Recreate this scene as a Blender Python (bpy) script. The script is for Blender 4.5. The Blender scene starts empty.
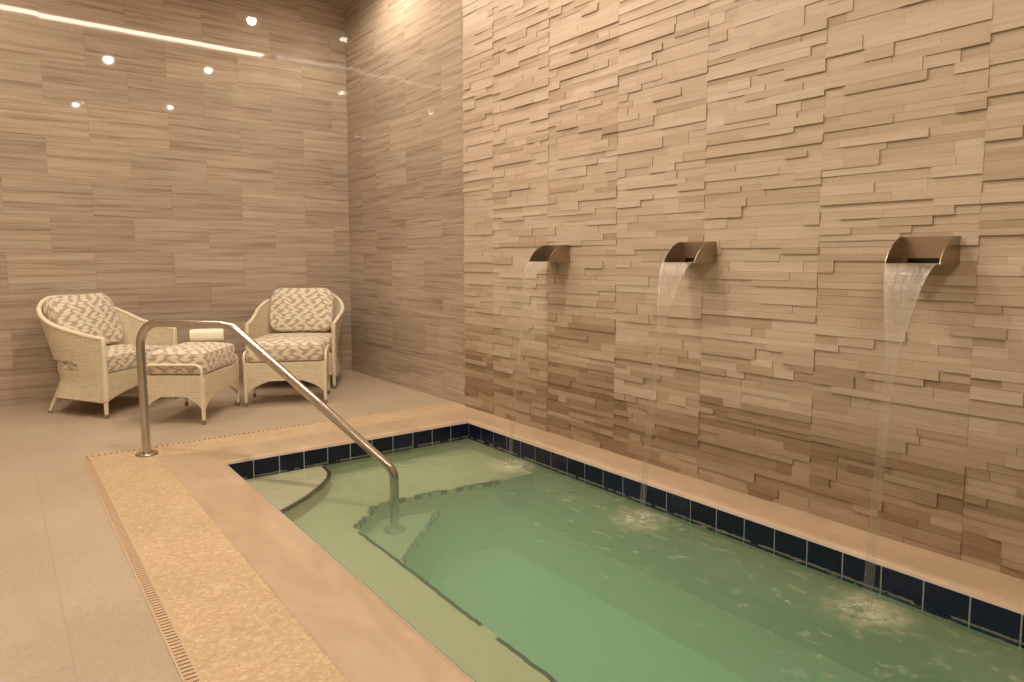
import bpy, bmesh, math, random
from mathutils import Vector, Matrix
PI = math.pi
random.seed(7)
sc = bpy.context.scene
col = sc.collection

# ------------------------------------------------------------------ camera, world, exposure
def vrot(yaw, pitch, roll):
    fw = Vector((math.sin(yaw)*math.cos(pitch), math.cos(yaw)*math.cos(pitch), -math.sin(pitch)))
    r = Vector((math.cos(yaw), -math.sin(yaw), 0)); u = r.cross(fw)
    c, s = math.cos(roll), math.sin(roll)
    r2 = c*r + s*u; u2 = -s*r + c*u
    return Matrix((r2, u2, -fw)).transposed()
cd = bpy.data.cameras.new('camera'); cam = bpy.data.objects.new('camera', cd); col.objects.link(cam)
cd.sensor_width = 36.0; cd.lens = 683.32/1024*36.0
cd.shift_y = -(341-318.24)/1024
cam.location = (-2.953, -6.667, 1.17)
cam.rotation_euler = vrot(0.64921, 0.08723, 0.00035).to_euler()
sc.camera = cam
sc.cycles.volume_bounces = 3; sc.cycles.max_bounces = 12; sc.cycles.transparent_max_bounces = 16; sc.cycles.diffuse_bounces = 6
sc.view_settings.view_transform = 'Standard'; sc.view_settings.look = 'None'
sc.view_settings.gamma = 1.0; sc.view_settings.use_curve_mapping = False
sc.view_settings.exposure = 0.0
w = bpy.data.worlds.new('world'); sc.world = w; w.use_nodes = True
w.node_tree.nodes['Background'].inputs[0].default_value = (1.0, .86, .68, 1)
w.node_tree.nodes['Background'].inputs[1].default_value = 0.02

H = 3.80                                    # ceiling height
WARM = (1.0, .87, .70)
SPOT_W, STRIP_E = 130.0, 21.0
DOWNLIGHTS = [(-.54, -1.25), (-.40, -3.66), (-.38, -6.6), (-1.62, -3.8), (-1.62, -7.3), (-3.4, -1.25), (-3.4, -4.2), (-3.4, -7.3)]
STRIP_Y = -2.52

# ------------------------------------------------------------------ helpers
class MB:
    """collects faces with uv and tone, links them as ONE mesh object"""
    def __init__(s): s.v = []; s.f = []; s.uv = []; s.t = []; s.m = []
    def face(s, pts, uv=None, tone=1.0, m=0):
        i = len(s.v); s.v += [tuple(p) for p in pts]
        s.f.append(tuple(range(i, i+len(pts)))); s.uv.append(uv); s.t.append(tone); s.m.append(m)
    def grid(s, P, U=None, tone=1.0, m=0, closed_u=False, closed_v=False, skip=None):
        """P[i][j] points; shared vertices"""
        n, k = len(P), len(P[0]); i0 = len(s.v)
        for r in P: s.v += [tuple(p) for p in r]
        for i in range(n if closed_u else n-1):
            for j in range(k if closed_v else k-1):
                if skip and skip(i, j): continue
                a, b = (i+1) % n, (j+1) % k
                s.f.append((i0+i*k+j, i0+a*k+j, i0+a*k+b, i0+i*k+b))
                s.uv.append(None if U is None else (U(i, j), U(i+1, j), U(i+1, j+1), U(i, j+1)))
                s.t.append(tone); s.m.append(m)
    def box(s, lo, hi, tone=1.0, m=0):
        (x0, y0, z0), (x1, y1, z1) = lo, hi
        c = [(x0,y0,z0),(x1,y0,z0),(x1,y1,z0),(x0,y1,z0),(x0,y0,z1),(x1,y0,z1),(x1,y1,z1),(x0,y1,z1)]
        i = len(s.v); s.v += c
        for f in ((0,3,2,1),(4,5,6,7),(0,1,5,4),(1,2,6,5),(2,3,7,6),(3,0,4,7)):
            s.f.append(tuple(i+q for q in f)); s.uv.append(None); s.t.append(tone); s.m.append(m)
    def prism(s, poly, z0, z1, tone=1.0, m=0):
        i = len(s.v); n = len(poly)
        s.v += [(x, y, z0) for x, y in poly] + [(x, y, z1) for x, y in poly]
        def add(f): s.f.append(f); s.uv.append(None); s.t.append(tone); s.m.append(m)
        add(tuple(i+q for q in reversed(range(n)))); add(tuple(i+n+q for q in range(n)))
        for q in range(n):
            r = (q+1) % n; add((i+q, i+r, i+n+r, i+n+q))
    def tube(s, path, rad, seg=12, closed=False, caps=True, m=0):
        path = [Vector(p) for p in path]; n = len(path)
        rads = rad if isinstance(rad, (list, tuple)) else [rad]*n
        rings = []; prev = None
        for i, p in enumerate(path):
            if closed: t = path[(i+1) % n]-path[i-1]
            else: t = path[min(i+1, n-1)]-path[max(i-1, 0)]
            t.normalize()
            if prev is None:
                a = Vector((0,0,1)) if abs(t.z) < .9 else Vector((1,0,0))
                nrm = (a - t*a.dot(t)).normalized()
            else:
                nrm = (prev - t*prev.dot(t)).normalized()
            prev = nrm; b = t.cross(nrm)
            rings.append([p + (nrm*math.cos(2*PI*k/seg)+b*math.sin(2*PI*k/seg))*rads[i] for k in range(seg)])
        s.grid(rings, closed_u=closed, closed_v=True, m=m)
        if caps and not closed:
            s.face(list(reversed(rings[0])), m=m); s.face(rings[-1], m=m)
    def lathe(s, prof, c=(0,0,0), seg=24, m=0):
        rings = [[(c[0]+r*math.cos(2*PI*k/seg), c[1]+r*math.sin(2*PI*k/seg), c[2]+z) for k in range(seg)] for r, z in prof]
        s.grid(rings, closed_v=True, m=m)
        s.face(list(reversed(rings[0])), m=m); s.face(rings[-1], m=m)
    def build(s, name, mat, parent=None, smooth=None, bevel=0, bseg=2, weld=False):
        me = bpy.data.meshes.new(name); me.from_pydata(s.v, [], s.f)
        mats = mat if isinstance(mat, (list, tuple)) else [mat]
        for q in mats: me.materials.append(q)
        me.polygons.foreach_set('material_index', s.m)
        if any(u is not None for u in s.uv):
            ul = me.uv_layers.new(name='UVMap')
            for p, u in zip(me.polygons, s.uv):
                if u is None: continue
                for li, q in zip(p.loop_indices, u): ul.data[li].uv = q
        if any(t != 1.0 for t in s.t):
            at = me.attributes.new('tone', 'FLOAT', 'FACE'); at.data.foreach_set('value', s.t)
        if weld:
            bm = bmesh.new(); bm.from_mesh(me); bmesh.ops.remove_doubles(bm, verts=bm.verts, dist=1e-5)
            bmesh.ops.recalc_face_normals(bm, faces=bm.faces); bm.to_mesh(me); bm.free()
        if smooth is not None:
            me.polygons.foreach_set('use_smooth', [True]*len(me.polygons))
            if smooth < 180: me.set_sharp_from_angle(angle=math.radians(smooth))
        me.update()
        o = bpy.data.objects.new(name, me); col.objects.link(o)
        if parent is not None: o.parent = parent
        if bevel:
            b = o.modifiers.new('bevel', 'BEVEL'); b.width = bevel; b.segments = bseg; b.limit_method = 'ANGLE'; b.angle_limit = math.radians(40)
        return o

def tag(o, label=None, cat=None, group=None, kind=None):
    if label: o['label'] = label
    if cat: o['category'] = cat
    if group: o['group'] = group
    if kind: o['kind'] = kind
    return o
def empty(name, loc, rz=0):
    o = bpy.data.objects.new(name, None); col.objects.link(o); o.location = loc; o.rotation_euler = (0, 0, rz)
    o.empty_display_size = .1
    return o
def copy_tree(o, parent=None):
    c = o.copy(); col.objects.link(c)
    if parent is not None: c.parent = parent
    for ch in list(o.children): copy_tree(ch, c)
    return c

# ------------------------------------------------------------------ materials
class N:
    def __init__(s, name):
        s.m = bpy.data.materials.new(name); s.m.use_nodes = True; s.t = s.m.node_tree
        s.p = s.t.nodes['Principled BSDF']; s.out = s.t.nodes['Material Output']
    def n(s, kind, **kw):
        q = s.t.nodes.new('ShaderNode'+kind)
        for k, v in kw.items(): setattr(q, k, v)
        return q
    def put(s, sock, v):
        if v is None: return
        if isinstance(v, bpy.types.NodeSocket): s.t.links.new(v, sock)
        else: sock.default_value = v
    def math(s, op, a, b=None, c=None):
        q = s.n('Math', operation=op)
        for i, v in enumerate((a, b, c)): s.put(q.inputs[i], v)
        return q.outputs[0]
    def vec(s, op, a, b=None):
        q = s.n('VectorMath', operation=op); s.put(q.inputs[0], a)
        if b is not None:
            if op == 'SCALE': s.put(q.inputs['Scale'], b)
            else: s.put(q.inputs[1], b)
        return q.outputs[0]
    def mix(s, f, a, b, blend='MIX'):
        q = s.n('Mix', data_type='RGBA', blend_type=blend); s.put(q.inputs[0], f)
        for i, v in ((6, a), (7, b)):
            if isinstance(v, tuple) and len(v) == 3: v = (*v, 1)
            s.put(q.inputs[i], v)
        return q.outputs[2]
    def noise(s, v, scale, detail=3, rough=.5, out=0, dist=0):
        q = s.n('TexNoise'); s.put(q.inputs['Vector'], v); q.inputs['Scale'].default_value = scale
        q.inputs['Detail'].default_value = detail; q.inputs['Roughness'].default_value = rough; q.inputs['Distortion'].default_value = dist
        return q.outputs[out]
    def ramp(s, f, stops):
        q = s.n('ValToRGB'); s.put(q.inputs[0], f); e = q.color_ramp.elements
        while len(e) < len(stops): e.new(.5)
        for el, (p, c) in zip(e, stops): el.position = p; el.color = (*c, 1) if len(c) == 3 else c
        return q.outputs[0]
    def pos(s): return s.n('NewGeometry').outputs['Position']
    def uv(s): return s.n('TexCoord').outputs['UV']
    def xyz(s, v):
        q = s.n('SeparateXYZ'); s.put(q.inputs[0], v); return q.outputs
    def comb(s, x=0.0, y=0.0, z=0.0):
        q = s.n('CombineXYZ')
        for i, v in enumerate((x, y, z)): s.put(q.inputs[i], v)
        return q.outputs[0]
    def bump(s, h, strength=.3, dist=.01, normal=None):
        q = s.n('Bump'); q.inputs['Strength'].default_value = strength; q.inputs['Distance'].default_value = dist
        s.put(q.inputs['Height'], h); s.put(q.inputs['Normal'], normal)
        return q.outputs[0]
    def set(s, **kw):
        for k, v in kw.items():
            k = {'color': 'Base Color', 'rough': 'Roughness', 'metal': 'Metallic', 'normal': 'Normal', 'spec': 'Specular IOR Level', 'coat': 'Coat Weight', 'coatr': 'Coat Roughness', 'alpha': 'Alpha', 'ior': 'IOR', 'sheen': 'Sheen Weight'}[k]
            if isinstance(v, tuple) and len(v) == 3 and k == 'Base Color': v = (*v, 1)
            s.put(s.p.inputs[k], v)
        return s.m

def plain(name, c, rough=.5, metal=0.0, **kw):
    return N(name).set(color=c, rough=rough, metal=metal, **kw)

def brick(s, vec, bw, bh, mortar, offset=.5):
    q = s.n('TexBrick'); s.put(q.inputs['Vector'], vec); q.offset = offset; q.offset_frequency = 2; q.squash = 1.0
    q.inputs['Color1'].default_value = (0,0,0,1); q.inputs['Color2'].default_value = (1,1,1,1); q.inputs['Mortar'].default_value = (.5,.5,.5,1)
    q.inputs['Scale'].default_value = 1.0; q.inputs['Mortar Size'].default_value = mortar; q.inputs['Mortar Smooth'].default_value = .2
    q.inputs['Brick Width'].default_value = bw; q.inputs['Row Height'].default_value = bh
    return q.outputs['Color'], q.outputs['Fac']

def polished_wall(name, axis, off):
    """vein-cut polished stone tiles, 30 x 60 cm, half bond; axis = the horizontal world axis of the wall"""
    s = N(name); P = s.xyz(s.pos())
    h = P[axis]; z = P[2]
    v = s.comb(s.math('ADD', h, off), s.math('ADD', z, .002), 0.0)
    c, f = brick(s, v, .6, .304, .0016)
    rnd = s.n('TexWhiteNoise', noise_dimensions='3D'); s.put(rnd.inputs[0], c)
    rv = rnd.outputs['Value']; rc = rnd.outputs['Color']
    vv = s.vec('ADD', s.comb(s.math('MULTIPLY', h, 1.0), s.math('MULTIPLY', z, 30.0), 0.0), s.vec('SCALE', rc, 17.0))
    n1 = s.noise(vv, 1.0, 5, .62, dist=.35)
    vv2 = s.vec('ADD', s.comb(s.math('MULTIPLY', h, 2.4), s.math('MULTIPLY', z, 120.0), 0.0), s.vec('SCALE', rc, 31.0))
    n2 = s.noise(vv2, 1.0, 3, .6)
    nn = s.math('ADD', s.math('MULTIPLY', n1, .62), s.math('MULTIPLY', n2, .38))
    cc = s.ramp(nn, [(.30, (.18, .13, .094)), (.42, (.30, .228, .17)), (.50, (.385, .305, .237)), (.58, (.42, .34, .268)), (.70, (.50, .415, .335))])
    tone = s.math('ADD', s.math('MULTIPLY', rv, .22), .89)
    cc = s.mix(1.0, cc, s.comb(tone, tone, tone), 'MULTIPLY')
    cc = s.mix(f, cc, (.30, .225, .16))
    g = s.n('NewGeometry').outputs['Normal']
    jit = s.vec('SCALE', s.vec('SUBTRACT', rc, (.5, .5, .5)), .008)
    nrm = s.vec('NORMALIZE', s.vec('ADD', g, jit))
    nrm = s.bump(f, -.25, .002, nrm)
    return s.set(color=cc, rough=.035, normal=nrm, spec=.55)

def stone_mat():
    s = N('split_face_stone'); P = s.xyz(s.pos())
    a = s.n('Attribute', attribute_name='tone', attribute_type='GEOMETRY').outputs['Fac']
    sh = s.math('MULTIPLY', a, 37.3)
    v = s.comb(s.math('MULTIPLY', P[1], 3.0), s.math('MULTIPLY', P[2], 75.0), s.math('ADD', sh, s.math('MULTIPLY', P[0], 5.0)))
    n1 = s.noise(v, 1.0, 4, .6)
    cc = s.ramp(n1, [(.28, (.465, .362, .28)), (.5, (.52, .414, .325)), (.72, (.575, .465, .372))])
    # lower stones are stained by the splashing water: browner
    st = s.noise(s.comb(P[1], s.math('MULTIPLY', P[2], 1.3), 0.0), 1.6, 3, .6)
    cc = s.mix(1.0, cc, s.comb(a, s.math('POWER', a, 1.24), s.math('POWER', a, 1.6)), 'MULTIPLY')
    fine = s.noise(s.pos(), 160.0, 2, .6)
    return s.set(color=cc, rough=.55, normal=s.bump(fine, .12, .003), spec=.3)

def floor_mat():
    s = N('porcelain_floor'); P = s.xyz(s.pos())
    v = s.comb(s.math('ADD', P[1], 3.80), s.math('ADD', P[0], 2.825), 0.0)
    c, f = brick(s, v, .61, .61, .0018, .5)
    wv = s.noise(s.comb(s.math('MULTIPLY', P[0], 90.0), s.math('MULTIPLY', P[1], 22.0), 0.0), 1.0, 2, .6)
    wv2 = s.noise(s.comb(s.math('MULTIPLY', P[0], 22.0), s.math('MULTIPLY', P[1], 90.0), 4.0), 1.0, 2, .6)
    big = s.noise(s.pos(), 2.2, 3, .55)
    k = s.math('ADD', s.math('MULTIPLY', s.math('ADD', wv, wv2), .3), s.math('MULTIPLY', big, .4))
    cc = s.ramp(k, [(.30, (.35, .275, .205)), (.50, (.40, .32, .24)), (.70, (.455, .37, .285))])
    rnd = s.n('TexWhiteNoise', noise_dimensions='3D'); s.put(rnd.inputs[0], c)
    t = s.math('ADD', s.math('MULTIPLY', rnd.outputs['Value'], .03), .985)
    cc = s.mix(1.0, cc, s.comb(t, t, t), 'MULTIPLY')
    cc = s.mix(s.math('MULTIPLY', f, .42), cc, (.27, .20, .14))
    return s.set(color=cc, rough=.42, normal=s.bump(f, -.2, .003), spec=.35)

def coping_mat():
    s = N('smooth_coping_stone'); P = s.xyz(s.pos())
    n = s.noise(s.comb(s.math('MULTIPLY', P[0], 6.0), s.math('MULTIPLY', P[1], 2.2), P[2]), 1.0, 4, .6, dist=.5)
    pit = s.noise(s.pos(), 95.0, 2, .5)
    cc = s.ramp(n, [(.3, (.385, .275, .18)), (.52, (.44, .322, .218)), (.72, (.49, .37, .26))])
    cc = s.mix(s.ramp(pit, [(.70, (0,0,0)), (.78, (.6,.6,.6))]), cc, (.36, .23, .12))
    return s.set(color=cc, rough=.38, normal=s.bump(pit, .06, .003), spec=.4)

def shell_mat():
    s = N('shell_stone_band')
    p = s.vec('ADD', s.pos(), s.vec('SCALE', s.noise(s.pos(), 18.0, 2, .5, out=1), .035))
    v1 = s.n('TexVoronoi', feature='F1'); s.put(v1.inputs['Vector'], p); v1.inputs['Scale'].default_value = 85.0
    v2 = s.n('TexVoronoi', feature='DISTANCE_TO_EDGE'); s.put(v2.inputs['Vector'], p); v2.inputs['Scale'].default_value = 85.0
    rc = s.xyz(v1.outputs['Color'])
    cc = s.ramp(rc[0], [(.0, (.44, .31, .18)), (.4, (.48, .345, .21)), (.75, (.52, .385, .245)), (1.0, (.58, .46, .33))])
    cc = s.mix(s.ramp(v2.outputs['Distance'], [(.0, (.75,.75,.75)), (.10, (0,0,0))]), cc, (.455, .325, .19))
    big = s.noise(s.pos(), 3.0, 3, .6)
    t = s.math('ADD', s.math('MULTIPLY', big, .30), .83)
    cc = s.mix(1.0, cc, s.comb(t, t, t), 'MULTIPLY')
    return s.set(color=cc, rough=.5, normal=s.bump(s.math('MINIMUM', v2.outputs['Distance'], .2), .25, .006), spec=.35)

def tile_mat():
    s = N('navy_glazed_tile')
    a = s.n('Attribute', attribute_name='tone', attribute_type='GEOMETRY').outputs['Fac']
    n = s.noise(s.pos(), 9.0, 2, .5)
    cc = s.mix(n, (.004, .005, .016), (.006, .008, .030))
    cc = s.mix(1.0, cc, s.comb(a, a, a), 'MULTIPLY')
    # chalky line left at the water's edge
    z = s.xyz(s.pos())[2]; e = s.noise(s.pos(), 34.0, 2, .6)
    lv = s.math('ADD', -.119, s.math('MULTIPLY', e, .013))
    k = s.math('MULTIPLY', s.math('MULTIPLY', s.math('LESS_THAN', z, lv), s.math('GREATER_THAN', z, -.1215)), s.math('GREATER_THAN', s.noise(s.pos(), 12.0, 2, .5), .42))
    cc = s.mix(s.math('MULTIPLY', k, .75), cc, (.22, .21, .18))
    return s.set(color=cc, rough=.15, normal=s.bump(n, .06, .01), spec=.35)

def plaster_mat(name='pool_plaster', a=(.38, .32, .22), b=(.46, .39, .28)):
    s = N(name); n = s.noise(s.pos(), 5.0, 4, .6)
    return s.set(color=s.mix(n, a, b), rough=.7)

def weave_mat():
    s = N('cream_wicker'); uv = s.uv(); U = s.xyz(uv)
    c, f = brick(s, uv, .036, .0105, .0016)
    rnd = s.n('TexWhiteNoise', noise_dimensions='3D'); s.put(rnd.inputs[0], c)
    cross = s.math('ABSOLUTE', s.math('SINE', s.math('MULTIPLY', U[0], PI/.036)))
    big = s.noise(s.comb(s.math('MULTIPLY', U[0], 6.0), s.math('MULTIPLY', U[1], 40.0), 0.0), 1.0, 3, .6)
    k = s.math('ADD', s.math('MULTIPLY', rnd.outputs['Value'], .35), s.math('MULTIPLY', big, .65))
    cc = s.ramp(k, [(.2, (.62, .54, .39)), (.5, (.71, .635, .49)), (.8, (.77, .70, .56))])
    cc = s.mix(f, cc, (.50, .40, .25))
    hgt = s.math('SUBTRACT', s.math('MULTIPLY', cross, .6), f)
    return s.set(color=cc, rough=.55, normal=s.bump(hgt, .5, .004), spec=.35)

def leaf_mat():
    """taupe cloth with pale leaf sprigs"""
    s = N('leaf_print_cloth'); U = s.xyz(s.uv())
    def layer(cw, ch, ox, oy, la, lb, seed):
        v = s.math('ADD', s.math('DIVIDE', U[1], ch), oy)
        row = s.math('FLOOR', v)
        u = s.math('ADD', s.math('ADD', s.math('DIVIDE', U[0], cw), ox), s.math('MULTIPLY', row, .37))
        cx = s.math('FLOOR', u)
        w_ = s.n('TexWhiteNoise', noise_dimensions='3D'); s.put(w_.inputs[0], s.comb(cx, row, seed))
        r = s.xyz(w_.outputs['Color'])
        lx = s.math('MULTIPLY', s.math('SUBTRACT', s.math('FRACT', u), s.math('ADD', .42, s.math('MULTIPLY', r[1], .16))), cw)
        ly = s.math('MULTIPLY', s.math('SUBTRACT', s.math('FRACT', v), .5), ch)
        # herring-bone lean: alternate by column parity with some jitter
        par = s.math('SUBTRACT', s.math('MULTIPLY', s.math('MODULO', s.math('ABSOLUTE', s.math('ADD', cx, seed)), 2.0), .6), .3)
        ang = s.math('ADD', par, s.math('MULTIPLY', s.math('SUBTRACT', r[0], .5), .9))
        ca, sa = s.math('COSINE', ang), s.math('SINE', ang)
        a = s.math('ADD', s.math('MULTIPLY', lx, ca), s.math('MULTIPLY', ly, sa))
        b = s.math('SUBTRACT', s.math('MULTIPLY', ly, ca), s.math('MULTIPLY', lx, sa))
        an = s.math('DIVIDE', a, la)
        wdt = s.math('MULTIPLY', s.math('SUBTRACT', 1.0, s.math('MULTIPLY', an, an)), lb)
        d = s.math('DIVIDE', s.math('SUBTRACT', wdt, s.math('ABSOLUTE', b)), lb)
        m = s.n('MapRange', interpolation_type='SMOOTHSTEP'); s.put(m.inputs['Value'], d); m.inputs['From Min'].default_value = -.05; m.inputs['From Max'].default_value = .22
        return m.outputs[0]
    l1 = layer(.092, .050, 0.0, 0.0, .044, .0155, 1.0)
    l2 = layer(.092, .050, .5, .5, .038, .0135, 4.0)
    k = s.math('MAXIMUM', l1, l2)
    n = s.noise(s.uv(), 160.0, 2, .6)
    cc = s.mix(k, (.42, .335, .25), (.70, .62, .50))
    t = s.math('ADD', s.math('MULTIPLY', n, .14), .93)
    cc = s.mix(1.0, cc, s.comb(t, t, t), 'MULTIPLY')
    return s.set(color=cc, rough=.85, normal=s.bump(n, .1, .002), sheen=.2)

def steel_mat(name, c, rough, streak=True):
    s = N(name); P = s.pos()
    n = s.noise(P, 14.0, 4, .6)
    cc = s.mix(n, c, tuple(q*1.25 for q in c))
    return s.set(color=cc, rough=rough, metal=1.0)

def cloth_mat(name, c):
    s = N(name); n = s.noise(s.pos(), 240.0, 3, .6)
    return s.set(color=c, rough=.9, normal=s.bump(n, .25, .003), sheen=.3)

SPLASH = [(-.44, -3.33), (-.46, -4.435), (-.455, -5.535)]
def water_mat():
    s = N('murky_pool_water'); t = s.t; P = s.pos(); X = s.xyz(P)
    t.nodes.remove(s.p)
    # small chop, stronger where the falls land
    n1 = s.noise(P, 5.0, 3, .6, dist=.6); n2 = s.noise(P, 26.0, 2, .5)
    rip = s.math('ADD', s.math('MULTIPLY', n1, .8), s.math('MULTIPLY', n2, .12))
    nrm = s.bump(rip, .22, .05)
    foam = None; near = None
    for (fx, fy) in SPLASH:
        d = s.vec('SUBTRACT', P, (fx, fy, -.12)); l = s.n('VectorMath', operation='LENGTH'); s.put(l.inputs[0], d)
        m = s.n('MapRange', interpolation_type='SMOOTHSTEP'); s.put(m.inputs['Value'], l.outputs['Value'])
        m.inputs['From Min'].default_value = .21; m.inputs['From Max'].default_value = .0
        near = m.outputs[0] if near is None else s.math('MAXIMUM', near, m.outputs[0])
        m2 = s.n('MapRange', interpolation_type='SMOOTHSTEP'); s.put(m2.inputs['Value'], l.outputs['Value'])
        m2.inputs['From Min'].default_value = .95; m2.inputs['From Max'].default_value = .25
        foam = m2.outputs[0] if foam is None else s.math('MAXIMUM', foam, m2.outputs[0])
    # drifting foam flecks
    fl = s.noise(s.comb(s.math('MULTIPLY', X[0], 1.0), s.math('MULTIPLY', X[1], .7), 0.0), 17.0, 6, .68, dist=.1)
    fleck = s.ramp(fl, [(.56, (0,0,0)), (.74, (1,1,1))])
    fk = s.math('MULTIPLY', s.math('MULTIPLY', fleck, foam), .40)
    sp = s.noise(P, 22.0, 4, .7)
    nk = s.math('MULTIPLY', near, s.math('MULTIPLY', s.ramp(sp, [(.35, (.05,.05,.05)), (.7, (1,1,1))]), .8))
    white = s.math('MINIMUM', s.math('MAXIMUM', fk, nk), .9)
    tr = s.n('BsdfTransparent'); tr.inputs[0].default_value = (.93, 1.0, .93, 1)
    df = s.n('BsdfDiffuse'); df.inputs[0].default_value = (.70, .66, .50, 1); s.put(df.inputs['Normal'], nrm)
    mx = s.n('MixShader'); s.put(mx.inputs[0], white); t.links.new(tr.outputs[0], mx.inputs[1]); t.links.new(df.outputs[0], mx.inputs[2])
    gl = s.n('BsdfGlossy'); gl.inputs['Roughness'].default_value = .12; s.put(gl.inputs['Normal'], nrm)
    fr = s.n('Fresnel'); fr.inputs['IOR'].default_value = 1.33; s.put(fr.inputs['Normal'], nrm)
    m3 = s.n('MixShader'); t.links.new(fr.outputs[0], m3.inputs[0]); t.links.new(mx.outputs[0], m3.inputs[1]); t.links.new(gl.outputs[0], m3.inputs[2])
    t.links.new(m3.outputs[0], s.out.inputs['Surface'])
    ab = s.n('VolumeAbsorption'); ab.inputs['Color'].default_value = (.17, .68, .38, 1); ab.inputs['Density'].default_value = .9
    sv = s.n('VolumeScatter'); sv.inputs['Color'].default_value = (.82, .98, .86, 1); sv.inputs['Density'].default_value = 1.25
    ad = s.n('AddShader'); t.links.new(ab.outputs[0], ad.inputs[0]); t.links.new(sv.outputs[0], ad.inputs[1])
    t.links.new(ad.outputs[0], s.out.inputs['Volume'])
    return s.m

def fall_mat():
    """thin aerated falling water; v runs down the fall"""
    s = N('falling_water'); t = s.t; t.nodes.remove(s.p); U = s.xyz(s.uv())
    v = s.comb(s.math('MULTIPLY', U[0], 9.0), s.math('MULTIPLY', U[1], 1.3), 0.0)
    n = s.noise(v, 1.0, 4, .65)
    edge = s.math('ABSOLUTE', s.math('SUBTRACT', s.math('MULTIPLY', U[0], 2.0), 1.0))
    ek = s.ramp(edge, [(.80, (0,0,0)), (.97, (.20,.20,.20))])
    k = s.math('ADD', s.math('MULTIPLY', s.ramp(n, [(.36, (0,0,0)), (.66, (1,1,1))]), .21), ek)
    thin = s.n('MapRange'); s.put(thin.inputs['Value'], U[1]); thin.inputs['From Min'].default_value = 0.0; thin.inputs['From Max'].default_value = 1.0
    thin.inputs['To Min'].default_value = 1.0; thin.inputs['To Max'].default_value = .13
    k = s.math('ADD', s.math('MULTIPLY', k, thin.outputs[0]), .02)
    tr = s.n('BsdfTransparent'); tr.inputs[0].default_value = (.985, .985, .98, 1)
    df = s.n('BsdfDiffuse'); df.inputs[0].default_value = (.86, .82, .75, 1)
    tl = s.n('BsdfTranslucent'); tl.inputs[0].default_value = (.86, .82, .75, 1)
    dm = s.n('MixShader'); dm.inputs[0].default_value = .5; t.links.new(df.outputs[0], dm.inputs[1]); t.links.new(tl.outputs[0], dm.inputs[2])
    mx = s.n('MixShader'); s.put(mx.inputs[0], k); t.links.new(tr.outputs[0], mx.inputs[1]); t.links.new(dm.outputs[0], mx.inputs[2])
    gl = s.n('BsdfGlossy'); gl.inputs['Roughness'].default_value = .15
    s.put(gl.inputs['Normal'], s.bump(n, .4, .02))
    m2 = s.n('MixShader'); m2.inputs[0].default_value = .05; t.links.new(mx.outputs[0], m2.inputs[1]); t.links.new(gl.outputs[0], m2.inputs[2])
    t.links.new(m2.outputs[0], s.out.inputs['Surface'])
    return s.m

def emit(name, c, e):
    s = N(name); s.set(color=(.8,.8,.8), rough=.4)
    s.p.inputs['Emission Color'].default_value = (*c, 1); s.p.inputs['Emission Strength'].default_value = e
    return s.m

M = dict(
    wall_b=polished_wall('polished_stone_tiles', 0, 2.26+.6*20), wall_r=polished_wall('polished_stone_tiles_side', 1, .93+.6*20),
    stone=stone_mat(), floor=floor_mat(), coping=coping_mat(), shell=shell_mat(), tile=tile_mat(), plaster=plaster_mat(), olive=plaster_mat('right_bench_olive', (.10, .11, .045), (.15, .16, .07)), pale=plaster_mat('well_pale_plaster', (.52, .55, .50), (.62, .64, .59)),  # olive: plaster in a darker tone for the right bench top
    step=plaster_mat('corner_step_plaster', (.40, .34, .26), (.46, .40, .31)),
    grout=plain('tile_grout', (.40, .42, .46), .8), trim=plain('dark_step_tile', (.030, .024, .022), .4),
    slot=plain('drain_slot', (.34, .18, .085), .8), grate=plain('drain_grate_stone', (.47, .34, .22), .5),
    weave=weave_mat(), cream=plain('cream_frame', (.72, .64, .49), .5), cap=plain('grey_foot_cap', (.22, .17, .13), .5),
    leaf=leaf_mat(), pipe=cloth_mat('cushion_piping', (.55, .45, .33)), towel=cloth_mat('white_towel', (.83, .77, .66)),
    rail=steel_mat('brushed_steel', (.46, .43, .39), .22), spout=steel_mat('spout_steel', (.35, .285, .22), .36),
    water=water_mat(), fall=fall_mat(), paint=plain('ceiling_paint', (.80, .74, .64), .8), plainwall=plain('plain_wall', (.55, .44, .32), .6),
    lamp=emit('downlight_lens', (1.0, .90, .78), 160.0), led=emit('led_diffuser', WARM, STRIP_E), white=plain('white_metal', (.8, .78, .74), .4),
)

# ------------------------------------------------------------------ the setting
XL, XR, YB, YF = -1.933, -.255, -2.585, -7.25     # pool basin
XD, YD = -2.593, -1.989                            # outer corner of the pool deck
ST = -2.19                                         # stone cladding begins
WX0, WY0 = -5.3, -9.0                              # far walls of the room (behind the camera)
WZ = -.12                                          # water level
def struct(o): o['kind'] = 'structure'; return o

b = MB(); b.box((WX0-.1, 0, -.1), (.1, .12, H+.1)); struct(b.build('wall_back', M['wall_b']))
b = MB(); b.box((0, ST, -.1), (.12, 0, H+.1)); struct(b.build('wall_right', M['wall_r']))
b = MB(); b.box((0, WY0, -.1), (.12, ST, H+.1)); struct(b.build('wall_right_backing', M['plainwall']))
b = MB(); b.box((WX0-.12, WY0, -.1), (WX0, 0, H+.1)); struct(b.build('wall_left', M['plainwall']))
b = MB(); b.box((WX0-.1, WY0-.12, -.1), (.1, WY0, H+.1)); struct(b.build('wall_front', M['plainwall']))
b = MB(); b.box((WX0-.1, WY0-.1, H), (.1, .1, H+.1)); struct(b.build('ceiling', M['paint']))

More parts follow.
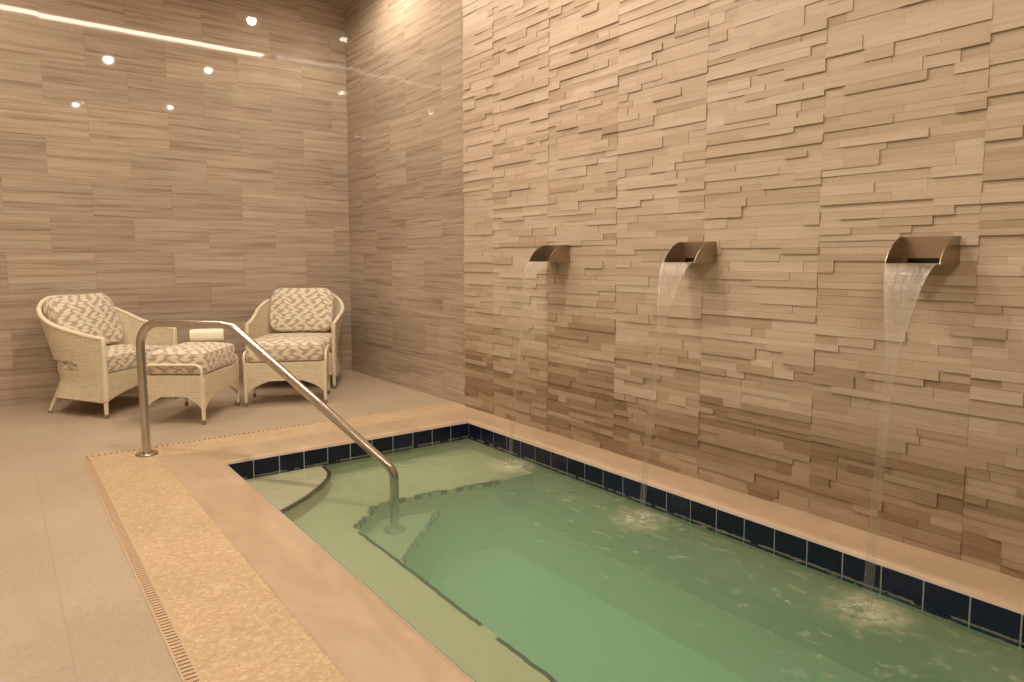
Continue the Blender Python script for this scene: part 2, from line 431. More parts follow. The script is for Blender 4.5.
# split-face stone: 62 x 15 cm panels stacked in columns, every panel a handful of strips at different depths
def cladding():
    rnd = random.Random(11); b = MB()
    ph = .1525
    cols = [(ST, -2.58)]; y = -2.58
    while y > -8.9: cols.append((y, max(y-.62, -8.95))); y -= .62
    for ci, (y0, y1) in enumerate(cols):
        r = 0; z = 0.0; ctone = rnd.uniform(.97, 1.04)
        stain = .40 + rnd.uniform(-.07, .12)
        while z < H:
            hs = rnd.choice([[.03, .04, .03, .0525], [.025, .035, .03, .0275, .035], [.04, .0525, .06], [.0325, .05, .03, .04], [.028, .0345, .04, .05], [.05, .03, .0325, .04], [.0425, .03, .04, .04], [.06, .028, .03, .0345]])
            hs = hs[:]; rnd.shuffle(hs); ptone = rnd.uniform(.95, 1.05)
            zz = z
            for hh in hs:
                n = rnd.choice([2, 2, 3, 3, 3, 4, 4]) if y0-y1 > .5 else rnd.choice([1, 2, 2])
                cuts = [0.0]
                while True:
                    cuts = [0.0]+sorted(rnd.uniform(.10, .90) for _ in range(n-1))+[1.0]
                    if all(q-p > .11 for p, q in zip(cuts, cuts[1:])): break
                for p, q in zip(cuts, cuts[1:]):
                    a = y0+(y1-y0)*p; e = y0+(y1-y0)*q
                    d = rnd.choice([.020, .020, .022, .022, .025, .027, .029])
                    top = min(zz+hh, H)
                    mid = zz+hh*.5
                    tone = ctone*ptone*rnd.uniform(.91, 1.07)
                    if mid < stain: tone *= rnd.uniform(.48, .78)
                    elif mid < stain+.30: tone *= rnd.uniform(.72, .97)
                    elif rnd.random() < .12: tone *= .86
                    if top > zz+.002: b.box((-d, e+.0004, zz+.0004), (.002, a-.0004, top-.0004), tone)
                zz += hh
            z += sum(hs)
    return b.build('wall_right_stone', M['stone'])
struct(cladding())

# floor slabs around the deck and basin
b = MB()
for (x0, y0, x1, y1) in ((WX0, YD, 0, 0), (WX0, WY0, XD, YD), (XD, WY0, 0, YF-.6)):
    b.box((x0, y0, -.12), (x1, y1, 0))
struct(b.build('floor', M['floor']))

# deck: shell-stone band, smooth coping with rounded lip
b = MB(); e = .004
b.box((XD+.046, YF-.6, -.1), (-2.225, YD-.046, e-.001)); b.box((-2.225, -2.29, -.1), (0, YD-.046, e-.001)); b.box((-.9, YD-.05, -.1), (0, YD, e-.001))
struct(b.build('floor_shell_band', M['shell']))
def coping():
    prof = [(0, -.02), (.006, -.011), (.010, -.006), (.018, -.0005), (.03, e)]    # lip from the basin outwards
    b = MB()
    loop = lambda d, z: [(XL-d, YF-d, z), (XL-d, YB+d, z), (XR+d, YB+d, z), (XR+d, YF-d, z)]
    b.grid([loop(d, z) for d, z in prof], closed_v=True)
    d = .03; z = e
    xo, yo, xr = -2.225, -2.29, -.002
    b.face([(xo, YF-.6, z), (XL-d, YF-.6, z), (XL-d, YB+d, z), (xo, YB+d, z)])
    b.face([(xo, YB+d, z), (XL-d, YB+d, z), (XL-d, yo, z), (xo, yo, z)])
    b.face([(XL-d, YB+d, z), (XR+d, YB+d, z), (XR+d, yo, z), (XL-d, yo, z)])
    b.face([(XR+d, YF-.6, z), (xr, YF-.6, z), (xr, yo, z), (XR+d, yo, z)])
    b.face([(XL-d, YF-.6, z), (XR+d, YF-.6, z), (XR+d, YF-d, z), (XL-d, YF-d, z)])
    # body below the surface
    for (x0, y0, x1, y1) in ((xo, YF-.6, XL-.03, yo), (XL-.03, YB+.03, xr, yo), (XR+.03, YF-.6, xr, YB+.03), (XL-.03, YF-.6, XR+.03, YF-.03)):
        b.box((x0, y0, -.1), (x1, y1, e-.003))
    return b.build('floor_coping', M['coping'], smooth=30)
struct(coping())

# basin: walls, benches and steps in plaster; water-line band of navy tiles
def poly_ring(b, outer_z, poly, z0, z1):
    n = len(poly)
    for i in range(n):
        (x0, y0), (x1, y1) = poly[i], poly[(i+1) % n]
        b.face([(x0, y0, z0), (x1, y1, z0), (x1, y1, z1), (x0, y0, z1)])
ZB, Z3, ZR, ZD = -.205, -.305, -.36, -.62
well = [(-1.575, YF), (-1.54, -3.49), (-1.28, -3.225), (-.50, -3.33), (-.46, YF)]
step3 = [(-1.545, -3.90), (-1.54, -3.49), (-1.28, -3.225), (-.93, -3.295)]
def basin():
    b = MB()
    # outer walls
    ow = [(XL, YF), (XL, YB), (XR, YB), (XR, YF)]
    for i in range(4):
        (x0, y0), (x1, y1) = ow[i], ow[(i+1) % 4]
        b.face([(x0, y0, ZD-.05), (x1, y1, ZD-.05), (x1, y1, -.03), (x0, y0, -.03)])
    # bench top between outer rectangle and the well
    A, B, C, D = ow; w0, w1, w2, w3, w4 = well
    P = lambda p, z=ZB: (p[0], p[1], z)
    b.face([P(A), P(w0), P(w1), P((XL, w1[1]))])
    b.face([P((XL, w1[1])), P(w1), P(w2), P((w2[0], YB)), P(B)])
    b.face([P((w2[0], YB)), P(w2), P(w3), P((XR, w3[1])), P(C)])
    rb = [(w3[0], w3[1], ZR), (XR, w3[1], ZR), (XR, YF, ZR), (w4[0], YF, ZR)]; b.face(rb, m=1)
    b.face([P(w3), P(w3, ZR), (XR, w3[1], ZR), P((XR, w3[1]))])
    for i in range(4):
        p, q = well[i], well[i+1]; zt = ZR if i == 3 else ZB
        b.face([P(p, ZD), P(q, ZD), P(q, zt), P(p, zt)])
    b.face([P(w0, ZD), P(w4, ZD), P(w3, ZD), P(w2, ZD), P(w1, ZD)], m=2)
    # third step in the inner corner
    b.prism(step3, ZD, Z3)
    return b.build('floor_pool_basin', [M['plaster'], M['olive'], M['pale']])
struct(basin())
# corner step just under the surface
cstep = [(XL, YB), (-1.352, YB), (-1.352, -2.66), (-1.372, -2.76), (-1.425, -2.87), (-1.52, -2.985), (-1.64, -3.10), (-1.76, -3.19), (-1.86, -3.255), (XL, -3.295)]
b = MB(); b.prism(cstep, ZB-.002, -.128); struct(b.build('floor_corner_step', M['step']))
# dark mosaic nosing along the step and bench edges
def nosing(path, z, w_, gap, rnd, wob=0.0, depth=.02, keep=1.0):
    b = MB()
    pts = [Vector((x, y, 0)) for x, y in path]
    for p, q in zip(pts, pts[1:]):
        L = (q-p).length; n = max(1, int(L/.052)); t = (q-p)/L; nr = Vector((-t.y, t.x, 0))
        for k in range(n):
            if rnd.random() > keep: continue
            a = p+t*(L*k/n+gap); c = p+t*(L*(k+1)/n-gap)
            o = nr*rnd.uniform(-wob, wob); o2 = nr*rnd.uniform(-wob, wob)
            b.prism([tuple((a+o)[:2]), tuple((c+o2)[:2]), tuple((c+o2+nr*w_)[:2]), tuple((a+o+nr*w_)[:2])], z-depth, z+.0025)
    return b
R = random.Random(5)
struct(nosing([(XL, -3.30)]+cstep[:2:-1]+[(-1.352, YB-.03)], -.128, .022, .0015, R, 0, .012).build('trim_1', M['trim']))
wl = [(-1.575, -7.2)]+well[1:3]+[(-.93, -3.295)]
struct(nosing([(-1.575, -7.2), (-1.54, -3.49)], ZB, .016, .001, R, .004, .02, .93).build('trim_2', M['trim']))
struct(nosing([(-1.54, -3.49), (-1.28, -3.225), (-.50, -3.33)], ZB, .022, .002, R, .010, .02, .85).build('trim_3', M['trim']))
struct(nosing([(-1.545, -3.90), (-.93, -3.295)], Z3, .018, .002, R, .012, .02, .8).build('trim_4', M['trim']))

# waterline tiles
def tiles():
    g = MB(); t = MB(); rnd = random.Random(3)
    z0, z1 = -.134, -.0205
    g.box((XL, YB-.004, z0-.01), (XR, YB+.004, -.019)); g.box((XR-.004, YF, z0-.01), (XR+.004, YB, -.019))
    g.box((XL-.004, YF, z0-.01), (XL+.004, YB, -.019)); g.box((XL, YF-.004, z0-.01), (XR, YF+.004, -.019))
    p = (XR-XL)/11; gp = .0030
    def bev(P):  # tile with eased edge; P: 4 face corners out of the wall
        return P
    for k in range(11):
        x0, x1 = XL+p*k+gp, XL+p*(k+1)-gp
        t.box((x0, YB-.0075, z0), (x1, YB-.003, z1), rnd.uniform(.7, 1.5))
    y = YB-.018
    t.box((XR-.0075, y+gp, z0), (XR-.003, YB-.008, z1), 1.0)
    while y > YF+.1:
        t.box((XR-.0075, y-.1522+gp, z0), (XR-.003, y-gp, z1), rnd.uniform(.7, 1.5))
        t.box((XL+.003, y-.1522+gp, z0), (XL+.0075, y-gp, z1), rnd.uniform(.7, 1.5)); y -= .1522
    return g, t
g, t = tiles()
struct(g.build('trim_5', M['grout'])); struct(t.build('trim_6', M['tile'], bevel=.0012))

# water
b = MB(); b.box((XL-.001, YF-.001, ZD-.02), (XR+.001, YB+.001, WZ))
tag(b.build('pool_water', M['water']), 'murky green water filling the pool, foam flecks drifting on it', 'water', kind='stuff')

# slotted drains around the deck
def drain(name, x0, x1, y0, y1, along_y, pitch, slot, label):
    r = empty(name, ((x0+x1)/2, (y0+y1)/2, 0)); ox, oy = (x0+x1)/2, (y0+y1)/2
    b = MB(); b.box((x0-ox, y0-oy, -.06), (x1-ox, y1-oy, -.004)); b.build('channel', M['slot'], r)
    b = MB(); wd = .007
    if along_y:
        b.box((x0-ox, y0-oy, -.02), (x0-ox+wd, y1-oy, .003)); b.box((x1-ox-wd, y0-oy, -.02), (x1-ox, y1-oy, .003))
        y = y0
        while y < y1-pitch:
            b.box((x0-ox+wd, y-oy, -.02), (x1-ox-wd, y-oy+pitch-slot, .003)); y += pitch
        b.box((x0-ox+wd, y-oy, -.02), (x1-ox-wd, y1-oy, .003))
    else:
        b.box((x0-ox, y0-oy, -.02), (x1-ox, y0-oy+wd, .003)); b.box((x0-ox, y1-oy-wd, -.02), (x1-ox, y1-oy, .003))
        x = x0
        while x < x1-pitch:
            b.box((x-ox, y0-oy+wd, -.02), (x-ox+pitch-slot, y1-oy-wd, .003)); x += pitch
        b.box((x-ox, y0-oy+wd, -.02), (x1-ox, y1-oy-wd, .003))
    b.build('slotted_grate', M['grate'], r)
    tag(r, label, 'drain', 'slot drains around the pool deck')
drain('slot_drain', XD, XD+.046, YF-.6, YD-.046, True, .021, .006, 'long stone slot drain with brown slots running beside the shell-textured deck towards the viewer')
drain('slot_drain', XD, -.9, YD-.046, YD, False, .031, .010, 'short stone slot drain crossing behind the handrail post, in front of the footstools')

# ------------------------------------------------------------------ wall spouts and their water
def make_spout(yc, z0=1.148, z1=1.256):
    r = empty('water_spout', (0, yc, z0)); hw = .097; hz = z1-z0; xl, xt = -.202, -.080
    prof = [(0.0, 0.0), (xl, 0.0)]
    for k in range(1, 11):
        a = k/10*PI/2
        prof.append((xt+(xl-xt)*(.6*math.cos(a)+.4*(1-k/10)), hz*(.6*math.sin(a)+.4*k/10)))
    prof += [(0.0, hz)]
    for sgn in (-1, 1):
        b = MB(); ya, yb_ = sorted((sgn*hw, sgn*(hw-.003)))
        n = len(prof); F = [(x, ya, z) for x, z in prof]; Bk = [(x, yb_, z) for x, z in prof]
        b.face(F); b.face(list(reversed(Bk)))
        for i in range(n):
            j = (i+1) % n; b.face([F[i], Bk[i], Bk[j], F[j]])
        b.build('side_plate', M['spout'], r, weld=True)
    b = MB(); b.box((xl, -hw+.003, 0), (-.001, hw-.003, .004)); b.build('tray', M['spout'], r)
    b = MB(); b.box((-.055, -hw+.003, .024), (-.044, hw-.003, hz)); b.box((-.044, -hw+.003, hz-.004), (0, hw-.003, hz)); b.box((-.055, -hw+.003, .004), (-.044, -hw+.02, .024)); b.box((-.055, hw-.02, .004), (-.044, hw-.003, .024))
    b.build('back_plate', M['spout'], r)
    b = MB(); b.box((-.03, -hw+.006, .005), (-.026, hw-.006, .034)); b.build('inlet_slot', M['trim'], r)
    return r
SPOUTY = [-3.319, -4.427, -5.523]
SL = ['steel wall spout furthest down the stone wall, nearest the chairs', 'middle steel wall spout of the three on the stone wall', 'largest looking steel wall spout, nearest the viewer on the stone wall']
s0 = make_spout(SPOUTY[0])
for i, yy in enumerate(SPOUTY):
    o = s0 if i == 0 else copy_tree(s0)
    o.location.y = yy; tag(o, SL[i], 'spout', 'steel spouts on the stone wall')

def make_fall(i, yc, label):
    rnd = random.Random(20+i)
    r = empty('water_stream', (0, yc, WZ))
    rows = []; n = 40; m = 16; tmax = math.sqrt((1.150-WZ)/4.905)
    vx = (SPLASH[i][0]+.205)/tmax
    for k in range(n+1):
        t = tmax*k/n; x = -.203+vx*t; z = max(.003, 1.152-4.905*t*t-WZ); f = 1-(z/(1.152-WZ))
        wd = .092*(1-min(1, f/.30)**.75*.82) if f < .30 else .01656+.004*(f-.30)
        rows.append((x, z, wd, f))
    F = []; Bk = []
    for x, z, wd, f in rows:
        cy = -.012*f
        th = .003+.010*min(1, f/.40)
        F.append([(x-th*math.sin(PI*j/m)*(.6+.4*math.sin(j*1.7+f*9)), cy-wd+2*wd*j/m+.002*math.sin(j*2.3+f*22)*f, z) for j in range(m+1)])
        Bk.append([(x+th*.5*math.sin(PI*j/m), cy-wd+2*wd*j/m, z) for j in range(m+1)])
    b = MB(); U = lambda i_, j: (min(j, m)/m, min(i_, n)/n)
    b.grid(F, U); b.grid([list(q) for q in Bk], U)
    b.build('falling_sheet', M['fall'], r, smooth=180)
    # splash crown: low mound of droplets where it lands
    b = MB(); cx, cy = rows[-1][0], -.012
    for q in range(16):
        rr = abs(rnd.gauss(0, .055)); a = rnd.uniform(0, 2*PI); h = max(.002, rnd.gauss(.012, .012))*max(.1, 1-rr/.16); s_ = rnd.uniform(.002, .0055)
        b.lathe([(s_*.3, -s_), (s_, -s_*.3), (s_, s_*.4), (s_*.35, s_)], (cx+rr*math.cos(a), cy+rr*math.sin(a), h+.009), 6)
    b.build('splash_droplets', M['fall'], r, smooth=180)['kind'] = 'stuff'
    tag(r, label, 'water stream', 'water streams falling from the spouts')
make_fall(0, SPOUTY[0], 'thin faint water stream falling from the spout nearest the chairs')
make_fall(1, SPOUTY[1], 'thin water stream falling from the middle wall spout into the pool')
make_fall(2, SPOUTY[2], 'wide-topped water stream falling from the spout nearest the viewer')

# ------------------------------------------------------------------ handrail
def handrail():
    A = Vector((-2.274, -2.167, .004)); d = Vector((.62638, -.77951, 0))
    r = empty('handrail', A)
    def fil(pts, rads, n=9):
        out = [Vector(pts[0])]
        for i in range(1, len(pts)-1):
            p, q, s = Vector(pts[i-1]), Vector(pts[i]), Vector(pts[i+1])
            a = (p-q).normalized(); c = (s-q).normalized(); ang = a.angle(c); t = rads[i-1]/math.tan(ang/2)
            P, Q = q+a*t, q+c*t
            cen = q+(a+c).normalized()*(rads[i-1]/math.sin(ang/2))
            u, v = P-cen, Q-cen; om = u.angle(v)
            for k in range(n+1):
                f = k/n; out.append(cen+(u*math.sin((1-f)*om)+v*math.sin(f*om))/math.sin(om))
        out.append(Vector(pts[-1])); return out
    pts = [(0, 0), (-.012, .79), (.600, .793), (1.590, .022), (1.587, -.312)]
    sl = [(d.x*s, d.y*s, z) for s, z in pts]
    path = fil(sl, [.13, .16, .10])
    b = MB(); b.tube(path, .0245, 20); b.build('rail_tube', M['rail'], r, smooth=40)
    for s, z in ((0, 0), (1.587, Z3-.004)):
        b = MB(); b.lathe([(.062, 0), (.062, .004), (.056, .012), (.036, .016), (.0255, .018)], (d.x*s, d.y*s, z), 28)
        b.build('flange', M['rail'], r, smooth=40)
    tag(r, 'bent brushed steel handrail rising from the deck and dropping into the pool', 'handrail')
handrail()

# ------------------------------------------------------------------ wicker furniture
def rrect(w_, d, r, n=5):
    out = []
    for cx, cy, a0 in ((w_/2-r, d/2-r, 0), (-w_/2+r, d/2-r, 90), (-w_/2+r, -d/2+r, 180), (w_/2-r, -d/2+r, 270)):
        for k in range(n+1):
            a = math.radians(a0+90*k/n); out.append((cx+r*math.cos(a), cy+r*math.sin(a)))
    return out
def resample(poly, step):
    out = []
    for i, p in enumerate(poly):
        q = poly[(i+1) % len(poly)]; L = math.dist(p, q); n = max(1, int(round(L/step)))
        out += [(p[0]+(q[0]-p[0])*k/n, p[1]+(q[1]-p[1])*k/n) for k in range(n)]
    return out
def cushion(name, parent, outline, th, crown, mat, r=.028, mtx=None, rnd=None):
    """outline in local xy; bottom at z=0; puffed faces, rounded edge, with piping along both seams"""
    pl = resample(outline, .035); n = len(pl)
    cx = sum(p[0] for p in pl)/n; cy = sum(p[1] for p in pl)/n
    ext = max(max(abs(p[0]-cx), abs(p[1]-cy)) for p in pl)
    def ring(ins, z, k=None):
        out = []
        for x, y in pl:
            dx, dy = x-cx, y-cy; L = math.hypot(dx, dy); f = (L-ins)/L if k is None else k*(L-r)/L
            out.append(Vector((cx+dx*f, cy+dy*f, z)))
        return out
    rings = []; flat = []
    ks = [.02, .25, .5, .7, .84, .94]
    rip = lambda x, y: .003*math.sin(x*31+y*17)+.002*math.sin(y*43-x*11)
    for k in ks: rings.append([Vector((p.x, p.y, -crown*.25*(1-k*k)+.0)) for p in ring(0, 0, k)]); flat.append(0)
    for q in range(6):
        a = q/5*PI/2; rings.append(ring(r*(1-math.sin(a)), r*(1-math.cos(a)))); flat.append(1)
    for q in range(6):
        a = q/5*PI/2; rings.append(ring(r*(1-math.cos(a)), th-r+r*math.sin(a))); flat.append(1)
    for k in reversed(ks): rings.append([Vector((p.x, p.y, th+crown*(1-k**3)+rip(p.x, p.y)*(1-k))) for p in ring(0, 0, k)]); flat.append(0)
    arc = [0.0]
    for i in range(n): arc.append(arc[-1]+math.dist(pl[i], pl[(i+1) % n]))
    b = MB()
    def U(i, j):
        jj = j % n
        if U.side: return (arc[min(j, n)], rings[min(i, len(rings)-1)][jj].z+.013)
        p = rings[min(i, len(rings)-1)][jj]; return (p.x+.31, p.y+.17)
    base = rings
    for i in range(len(rings)-1):
        U.side = flat[i] and flat[i+1]
        Ui = (lambda i0: (lambda a, j: U(i0+a, j)))(i)
        b.grid([rings[i], rings[i+1]], Ui, closed_v=True)
    b.face(list(reversed(rings[0])), [(p.x+.31, p.y+.17) for p in reversed(rings[0])]); b.face(rings[-1], [(p.x+.31, p.y+.17) for p in rings[-1]])
    o = b.build(name, mat, parent, weld=True, smooth=180)
    if mtx is not None: o.matrix_local = mtx
    for z in (r*.35, th-r*.35):
        ins = r*.30; q = MB(); q.tube(ring(ins-.001, z), .0042, 6, closed=True); q.build('piping', M['pipe'], o, smooth=180)
    return o
def leg(parent, p0, p1, r0, r1):
    """tapered leg from p0 (top) to p1 (floor) with a grey foot cap"""
    p0, p1 = Vector(p0), Vector(p1); d = p1-p0; c = p0+d*.90
    b = MB(); b.tube([p0, p0+d*.4, c], [r0, (r0*.6+r1*.4), r1], 12); o = b.build('leg', M['cream'], parent, smooth=40)
    b = MB(); b.tube([c, p0+d*.97, p1], [r1*1.05, r1*1.08, r1*.9], 12); b.build('foot_cap', M['cap'], o, smooth=40)
    return o

CH_W, CH_F, CH_B = .385, -.34, .31
def armchair(loc, rz, label):
    """faces local -y"""
    r = empty('wicker_armchair', loc, rz)
    # plan path from the front right arm round the back to the front left arm
    path = []; r_c = .30
    ys = [CH_F+(0.0-CH_F)*k/10 for k in range(10)]
    for y in ys: path.append((CH_W, y))
    for k in range(0, 29):
        a = PI*k/28
        c_, s_ = math.cos(a), math.sin(a)
        path.append((CH_W*math.copysign(abs(c_)**.86, c_), CH_B*abs(s_)**.86))
    for y in reversed(ys): path.append((-CH_W, y))
    path = [(x, y) for x, y in path]
    L = [0.0]
    for p, q in zip(path, path[1:]): L.append(L[-1]+math.dist(p, q))
    tot = L[-1]; n = len(path)
    def nrm(i):
        p, q = path[max(i-1, 0)], path[min(i+1, n-1)]
        tx, ty = q[0]-p[0], q[1]-p[1]; l = math.hypot(tx, ty); return (ty/l, -tx/l)
    def ss(t): t = min(1, max(0, t)); return t*t*(3-2*t)
    def top(i):
        u = abs(L[i]/tot*2-1)
        return .585+.075*ss((1.0-u)/.5)+.20*ss((.66-u)/.58)
    def off(i, z):
        u = abs(L[i]/tot*2-1); bk = 1-ss((u-.30)/.68)
        o = 0
        if z > .27: o += -.065*bk + (.010+.14*bk)*((z-.27)/.6)
        else: o += -.065*bk + (.006+.05*bk)*((.27-z)/.16)**1.5
        return o
    def pt(i, z, t=0.0):
        nx, ny = nrm(i); d = off(i, z)-t; return Vector((path[i][0]+nx*d, path[i][1]+ny*d, z))
    zs = lambda i: [.115+.02*math.sin(PI*min(1, abs(L[i]/tot*2-1)*1.0)), .16, .20, .235, .27, .30, .325, .338, .395, .415] + [.415+(top(i)-.415)*k/9 for k in range(1, 10)]
    nz = len(zs(0))
    TH = .026
    outer = [[pt(i, z) for z in zs(i)] for i in range(n)]
    inner = [[pt(i, z, TH) for z in zs(i)] for i in range(n)]
    U = lambda i, j: (L[min(i, n-1)], outer[min(i, n-1)][min(j, nz-1)].z)
    b = MB(); mid = n//2
    def hole(i, j):   # gap between the seat frame and the backrest, round the rear of the chair
        u = abs((L[i]+L[min(i+1, n-1)])/tot-1)
        return 7 <= j <= 7 and u < .74 or (j == 8 and u < .69)
    b.grid(outer, U, skip=hole); b.grid([list(q) for q in inner], U, skip=hole)
    for j in range(nz-1):
        for i in (0, n-1):
            q = [outer[i][j], outer[i][j+1], inner[i][j+1], inner[i][j]]; b.face(q, [(0, p.z) for p in q])
    for i in range(n-1):
        for rw in (0, nz-1):
            q = [outer[i][rw], outer[i+1][rw], inner[i+1][rw], inner[i][rw]]; b.face(q, [(L[i], 0), (L[i+1], 0), (L[i+1], .02), (L[i], .02)])
        if hole(i, 7):
            q = [outer[i][7], outer[i+1][7], inner[i+1][7], inner[i][7]]; b.face(q, [(L[i], 0), (L[i+1], 0), (L[i+1], .02), (L[i], .02)])
            k = 9 if hole(i, 8) else 8
            q = [outer[i][k], outer[i+1][k], inner[i+1][k], inner[i][k]]; b.face(q, [(L[i], 0), (L[i+1], 0), (L[i+1], .02), (L[i], .02)])
    b.build('woven_shell', M['weave'], r, smooth=40)
    # rolled rim along the top and down both arm fronts
    rim = [(pt(0, z)+pt(0, z, TH))/2 for z in (.13, .25, .4, .52)] + [(pt(i, top(i))+pt(i, top(i), TH))/2+Vector((0, 0, .003)) for i in range(n)] + [(pt(n-1, z)+pt(n-1, z, TH))/2 for z in (.52, .4, .25, .13)]
    b = MB(); b.tube(rim, .0175, 10); b.build('rolled_rim', M['cream'], r, smooth=60)
    # seat box: front apron with an arched lower edge and the deck under the cushion
    b = MB(); m = 24; xw = CH_W-.012
    fr = []; 
    for k in range(m+1):
        x = -xw+2*xw*k/m; arch = .115+.075*math.sin(PI*k/m)**.8
        fr.append([Vector((x, CH_F, z)) for z in (arch, arch+.03, .22+.02, .28, .325)])
    Uf = lambda i, j: (fr[min(i, m)][0].x+1, fr[min(i, m)][min(j, 4)].z)
    b.grid(fr, Uf); b.grid([[p+Vector((0, .024, 0)) for p in q] for q in fr], Uf)
    for k in range(m):
        q = [fr[k][0], fr[k+1][0], fr[k+1][0]+Vector((0, .024, 0)), fr[k][0]+Vector((0, .024, 0))]; b.face(q, [(p.x, p.y) for p in q])
    dk = [tuple(pt(i, .32, .012))[:2] for i in range(n)]
    b.face([(x, y, .325) for x, y in reversed(dk)], [(x, y) for x, y in reversed(dk)]); b.face([(x, y, .30) for x, y in dk], [(x, y) for x, y in dk])
    b.build('seat_frame', M['weave'], r)
    for sx in (-1, 1):
        leg(r, (sx*(CH_W-.014), CH_F+.012, .30), (sx*(CH_W-.012), CH_F+.006, 0), .019, .014)
        leg(r, (sx*.270, .165, .18), (sx*.300, .240, 0), .020, .014)
    # cushions
    xs = CH_W-.042
    so = [(xs, CH_F+.01), (xs, .02)]+[((xs)*math.copysign(abs(math.cos(PI*k/14))**.8, math.cos(PI*k/14)), .02+.215*math.sin(PI*k/14)**.8) for k in range(1, 14)]+[(-xs, .02), (-xs, CH_F+.01)]
    cushion('seat_cushion', r, so, .128, .014, M['leaf'], .03, Matrix.Translation((0, 0, .327)))
    bo = rrect(.59, .43, .105)
    mt = Matrix.Translation((0, .225, .655)) @ Matrix.Rotation(math.radians(90-20), 4, 'X')
    cushion('back_cushion', r, bo, .115, .03, M['leaf'], .035, mt)
    tag(r, label, 'armchair', 'wicker armchairs by the pool')
    return r

def footstool(loc, rz, lx, ly, label, th=.138):
    """long side along local x; bent handles on the two short ends"""
    r = empty('wicker_footstool', loc, rz); n = 20
    b = MB(); ztop = .348; hx, hy = lx/2, ly/2
    def side(p0, p1, inn):
        (x0, y0), (x1, y1) = p0, p1; Lg = math.dist(p0, p1); G = []
        for k in range(n+1):
            f = k/n; e_ = min(f, 1-f)
            lo = .115+.085*min(1, max(0, (e_-.06)/.24))**.6
            x, y = x0+(x1-x0)*f, y0+(y1-y0)*f
            G.append([Vector((x, y, z)) for z in (lo, lo+.02, .24, .30, ztop)])
        off = {id(0): 0}
        U = lambda i, j: (Lg*min(i, n)/n+p0[0]*3, G[min(i, n)][min(j, 4)].z)
        I = Vector((inn[0]*.022, inn[1]*.022, 0))
        G2 = [[p+I for p in q] for q in G]
        b.grid(G, U); b.grid(G2, U)
        for k in range(n):
            q = [G[k][0], G[k+1][0], G2[k+1][0], G2[k][0]]; b.face(q, [(p.x, p.y) for p in q])
    side((-hx, -hy), (hx, -hy), (0, 1)); side((hx, -hy), (hx, hy), (-1, 0)); side((hx, hy), (-hx, hy), (0, -1)); side((-hx, hy), (-hx, -hy), (1, 0))
    b.face([(-hx, -hy, ztop), (hx, -hy, ztop), (hx, hy, ztop), (-hx, hy, ztop)], [(-hx, -hy), (hx, -hy), (hx, hy), (-hx, hy)])
    b.build('woven_base', M['weave'], r)
    for sx in (-1, 1):
        for sy in (-1, 1): leg(r, (sx*(hx-.014), sy*(hy-.014), .33), (sx*(hx-.010), sy*(hy-.010), 0), .019, .013)
        b = MB(); x = sx*(hx-.004); yy = hy-.012; P = [(x, -yy, .30), (x, -yy, .375)]
        for k in range(1, 7):
            a = PI-PI/2*k/6; P.append((x, -yy+.05+.05*math.cos(a), .375+.05*math.sin(a)))
        for k in range(0, 7):
            a = PI/2-PI/2*k/6; P.append((x, yy-.05+.05*math.cos(a), .375+.05*math.sin(a)))
        P.append((x, yy, .30))
        b.tube(P, .0105, 10); b.build('handle', M['cream'], r, smooth=60)
    cushion('cushion', r, rrect(lx-.04, ly-.006, .05), th, .03, M['leaf'], .035, Matrix.Translation((0, 0, ztop+.002)))
    tag(r, label, 'footstool', 'wicker footstools in front of the armchairs')
    return r

def face_to(fx, fy): return math.atan2(fx, -fy)      # rotation that turns local -y towards (fx, fy)
fL = Vector((.655, -.756)).normalized(); pL = Vector((-fL.y, fL.x))
cL = Vector((-2.345, -.962)) + pL*CH_W - fL*(-CH_F)
armchair((cL.x, cL.y, 0), face_to(*fL), 'cream wicker armchair standing at the far left, its woven side towards the viewer')
fR = Vector((-.535, -.845)).normalized(); pR = Vector((-fR.y, fR.x))
cR = Vector((-.545, -.868)) - pR*CH_W - fR*(-CH_F)
armchair((cR.x, cR.y, 0), face_to(*fR), 'cream wicker armchair nearest the room corner, its leaf-print back cushion facing the viewer')

a1 = Vector((.6, .8)); s1 = Vector((-.8, .6)); LX, LY = .63, .43
c1 = Vector((-1.815, -1.589)) + a1*LX/2 + s1*LY/2
footstool((c1.x, c1.y, 0), math.atan2(a1.y, a1.x), LX, LY, 'cream wicker footstool with the white towel on it, behind the handrail post', .158)
a2 = Vector((.905, -.425)).normalized(); s2 = Vector((-a2.y, a2.x))
c2 = Vector((-1.423, -1.16)) + a2*LX/2 + s2*LY/2
footstool((c2.x, c2.y, 0), math.atan2(a2.y, a2.x), LX, LY, 'cream wicker footstool with a bare cushion, in front of the armchair by the corner')

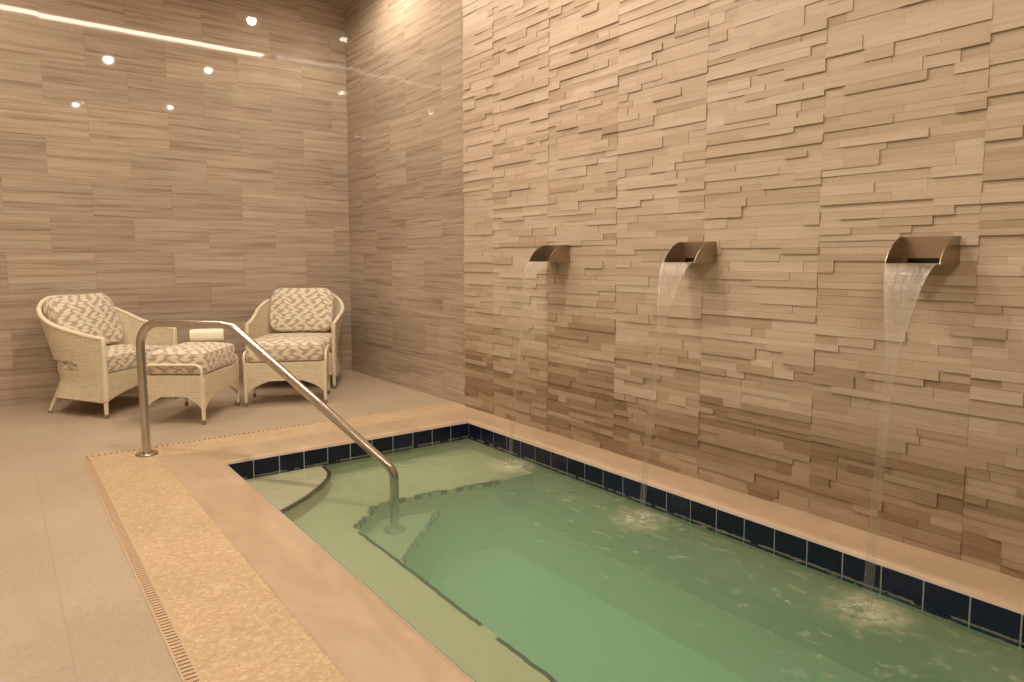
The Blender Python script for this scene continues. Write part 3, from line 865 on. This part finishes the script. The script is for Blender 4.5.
# rolled towel on the first footstool
def towel(loc, rz):
    b = MB(); lx, ly = .235, .125; prof = []
    # one thick soft roll
    for (z0, z1) in ((0, .088),):
        out = rrect(ly, z1-z0, .032, 6)
        P = []
        for k in range(9):
            x = -lx/2+lx*k/8; sc_ = 1-.05*abs(k/4-1)**4
            P.append([(x, y*sc_, z0+(z1-z0)/2+z*sc_) for y, z in out])
        b.grid(P, closed_v=True); b.face(list(reversed(P[0]))); b.face(P[-1])
    o = b.build('rolled_towel', M['towel'], smooth=50); o.location = loc; o.rotation_euler = (0, 0, rz)
    tag(o, 'white rolled towel lying on the cushion of the left footstool', 'towel')
tp = c1 + a1*.235 - s1*.01
towel((tp.x, tp.y, .535), -.30)

# ------------------------------------------------------------------ ceiling lights
def downlight():
    r = empty('recessed_downlight', (0, 0, H))
    b = MB(); b.lathe([(.040, -.001), (.062, -.001), (.064, -.006), (.046, -.008), (.042, -.004)], (0, 0, 0), 28); b.build('trim_ring', M['white'], r, smooth=40)
    b = MB(); b.lathe([(.004, -.015), (.018, -.014), (.030, -.011), (.038, -.007), (.041, -.001)], (0, 0, 0), 24); b.build('lens', M['lamp'], r)
    return r
d0 = downlight()
ORD = ['above the two smooth walls\' corner', 'above the spout nearest the chairs', 'above the spout wall beyond the nearest spout', 'above the middle of the pool', 'above the near end of the pool', 'above the left armchair', 'above the side deck', 'above the entrance floor']
GAIN = [.95, .42, .3, 1.4, 1.15, 1.05, 1.15, .95]
for i, (x, y) in enumerate(DOWNLIGHTS):
    o = d0 if i == 0 else copy_tree(d0)
    o.location = (x, y, H); tag(o, 'small round recessed ceiling downlight '+ORD[i], 'ceiling light', 'recessed ceiling downlights')
    ld = bpy.data.lights.new('downlight_lamp', 'SPOT'); lo = bpy.data.objects.new('downlight_lamp', ld); col.objects.link(lo)
    ld.energy = SPOT_W*GAIN[i]; ld.color = WARM; ld.spot_size = math.radians(165); ld.spot_blend = .6; ld.shadow_soft_size = .045
    lo.location = (x, y, H-.02)
r = empty('linear_ceiling_light', (-2.65, STRIP_Y, H))
b = MB(); b.box((-2.63, -.09, -.012), (2.63, -.074, 0)); b.box((-2.63, .074, -.012), (2.63, .09, 0)); b.build('channel_edge', M['white'], r)
b = MB(); b.box((-2.63, -.07, -.018), (2.63, .07, 0)); b.build('diffuser', M['led'], r)
tag(r, 'long glowing linear ceiling light crossing above the pool\'s far edge', 'ceiling light')
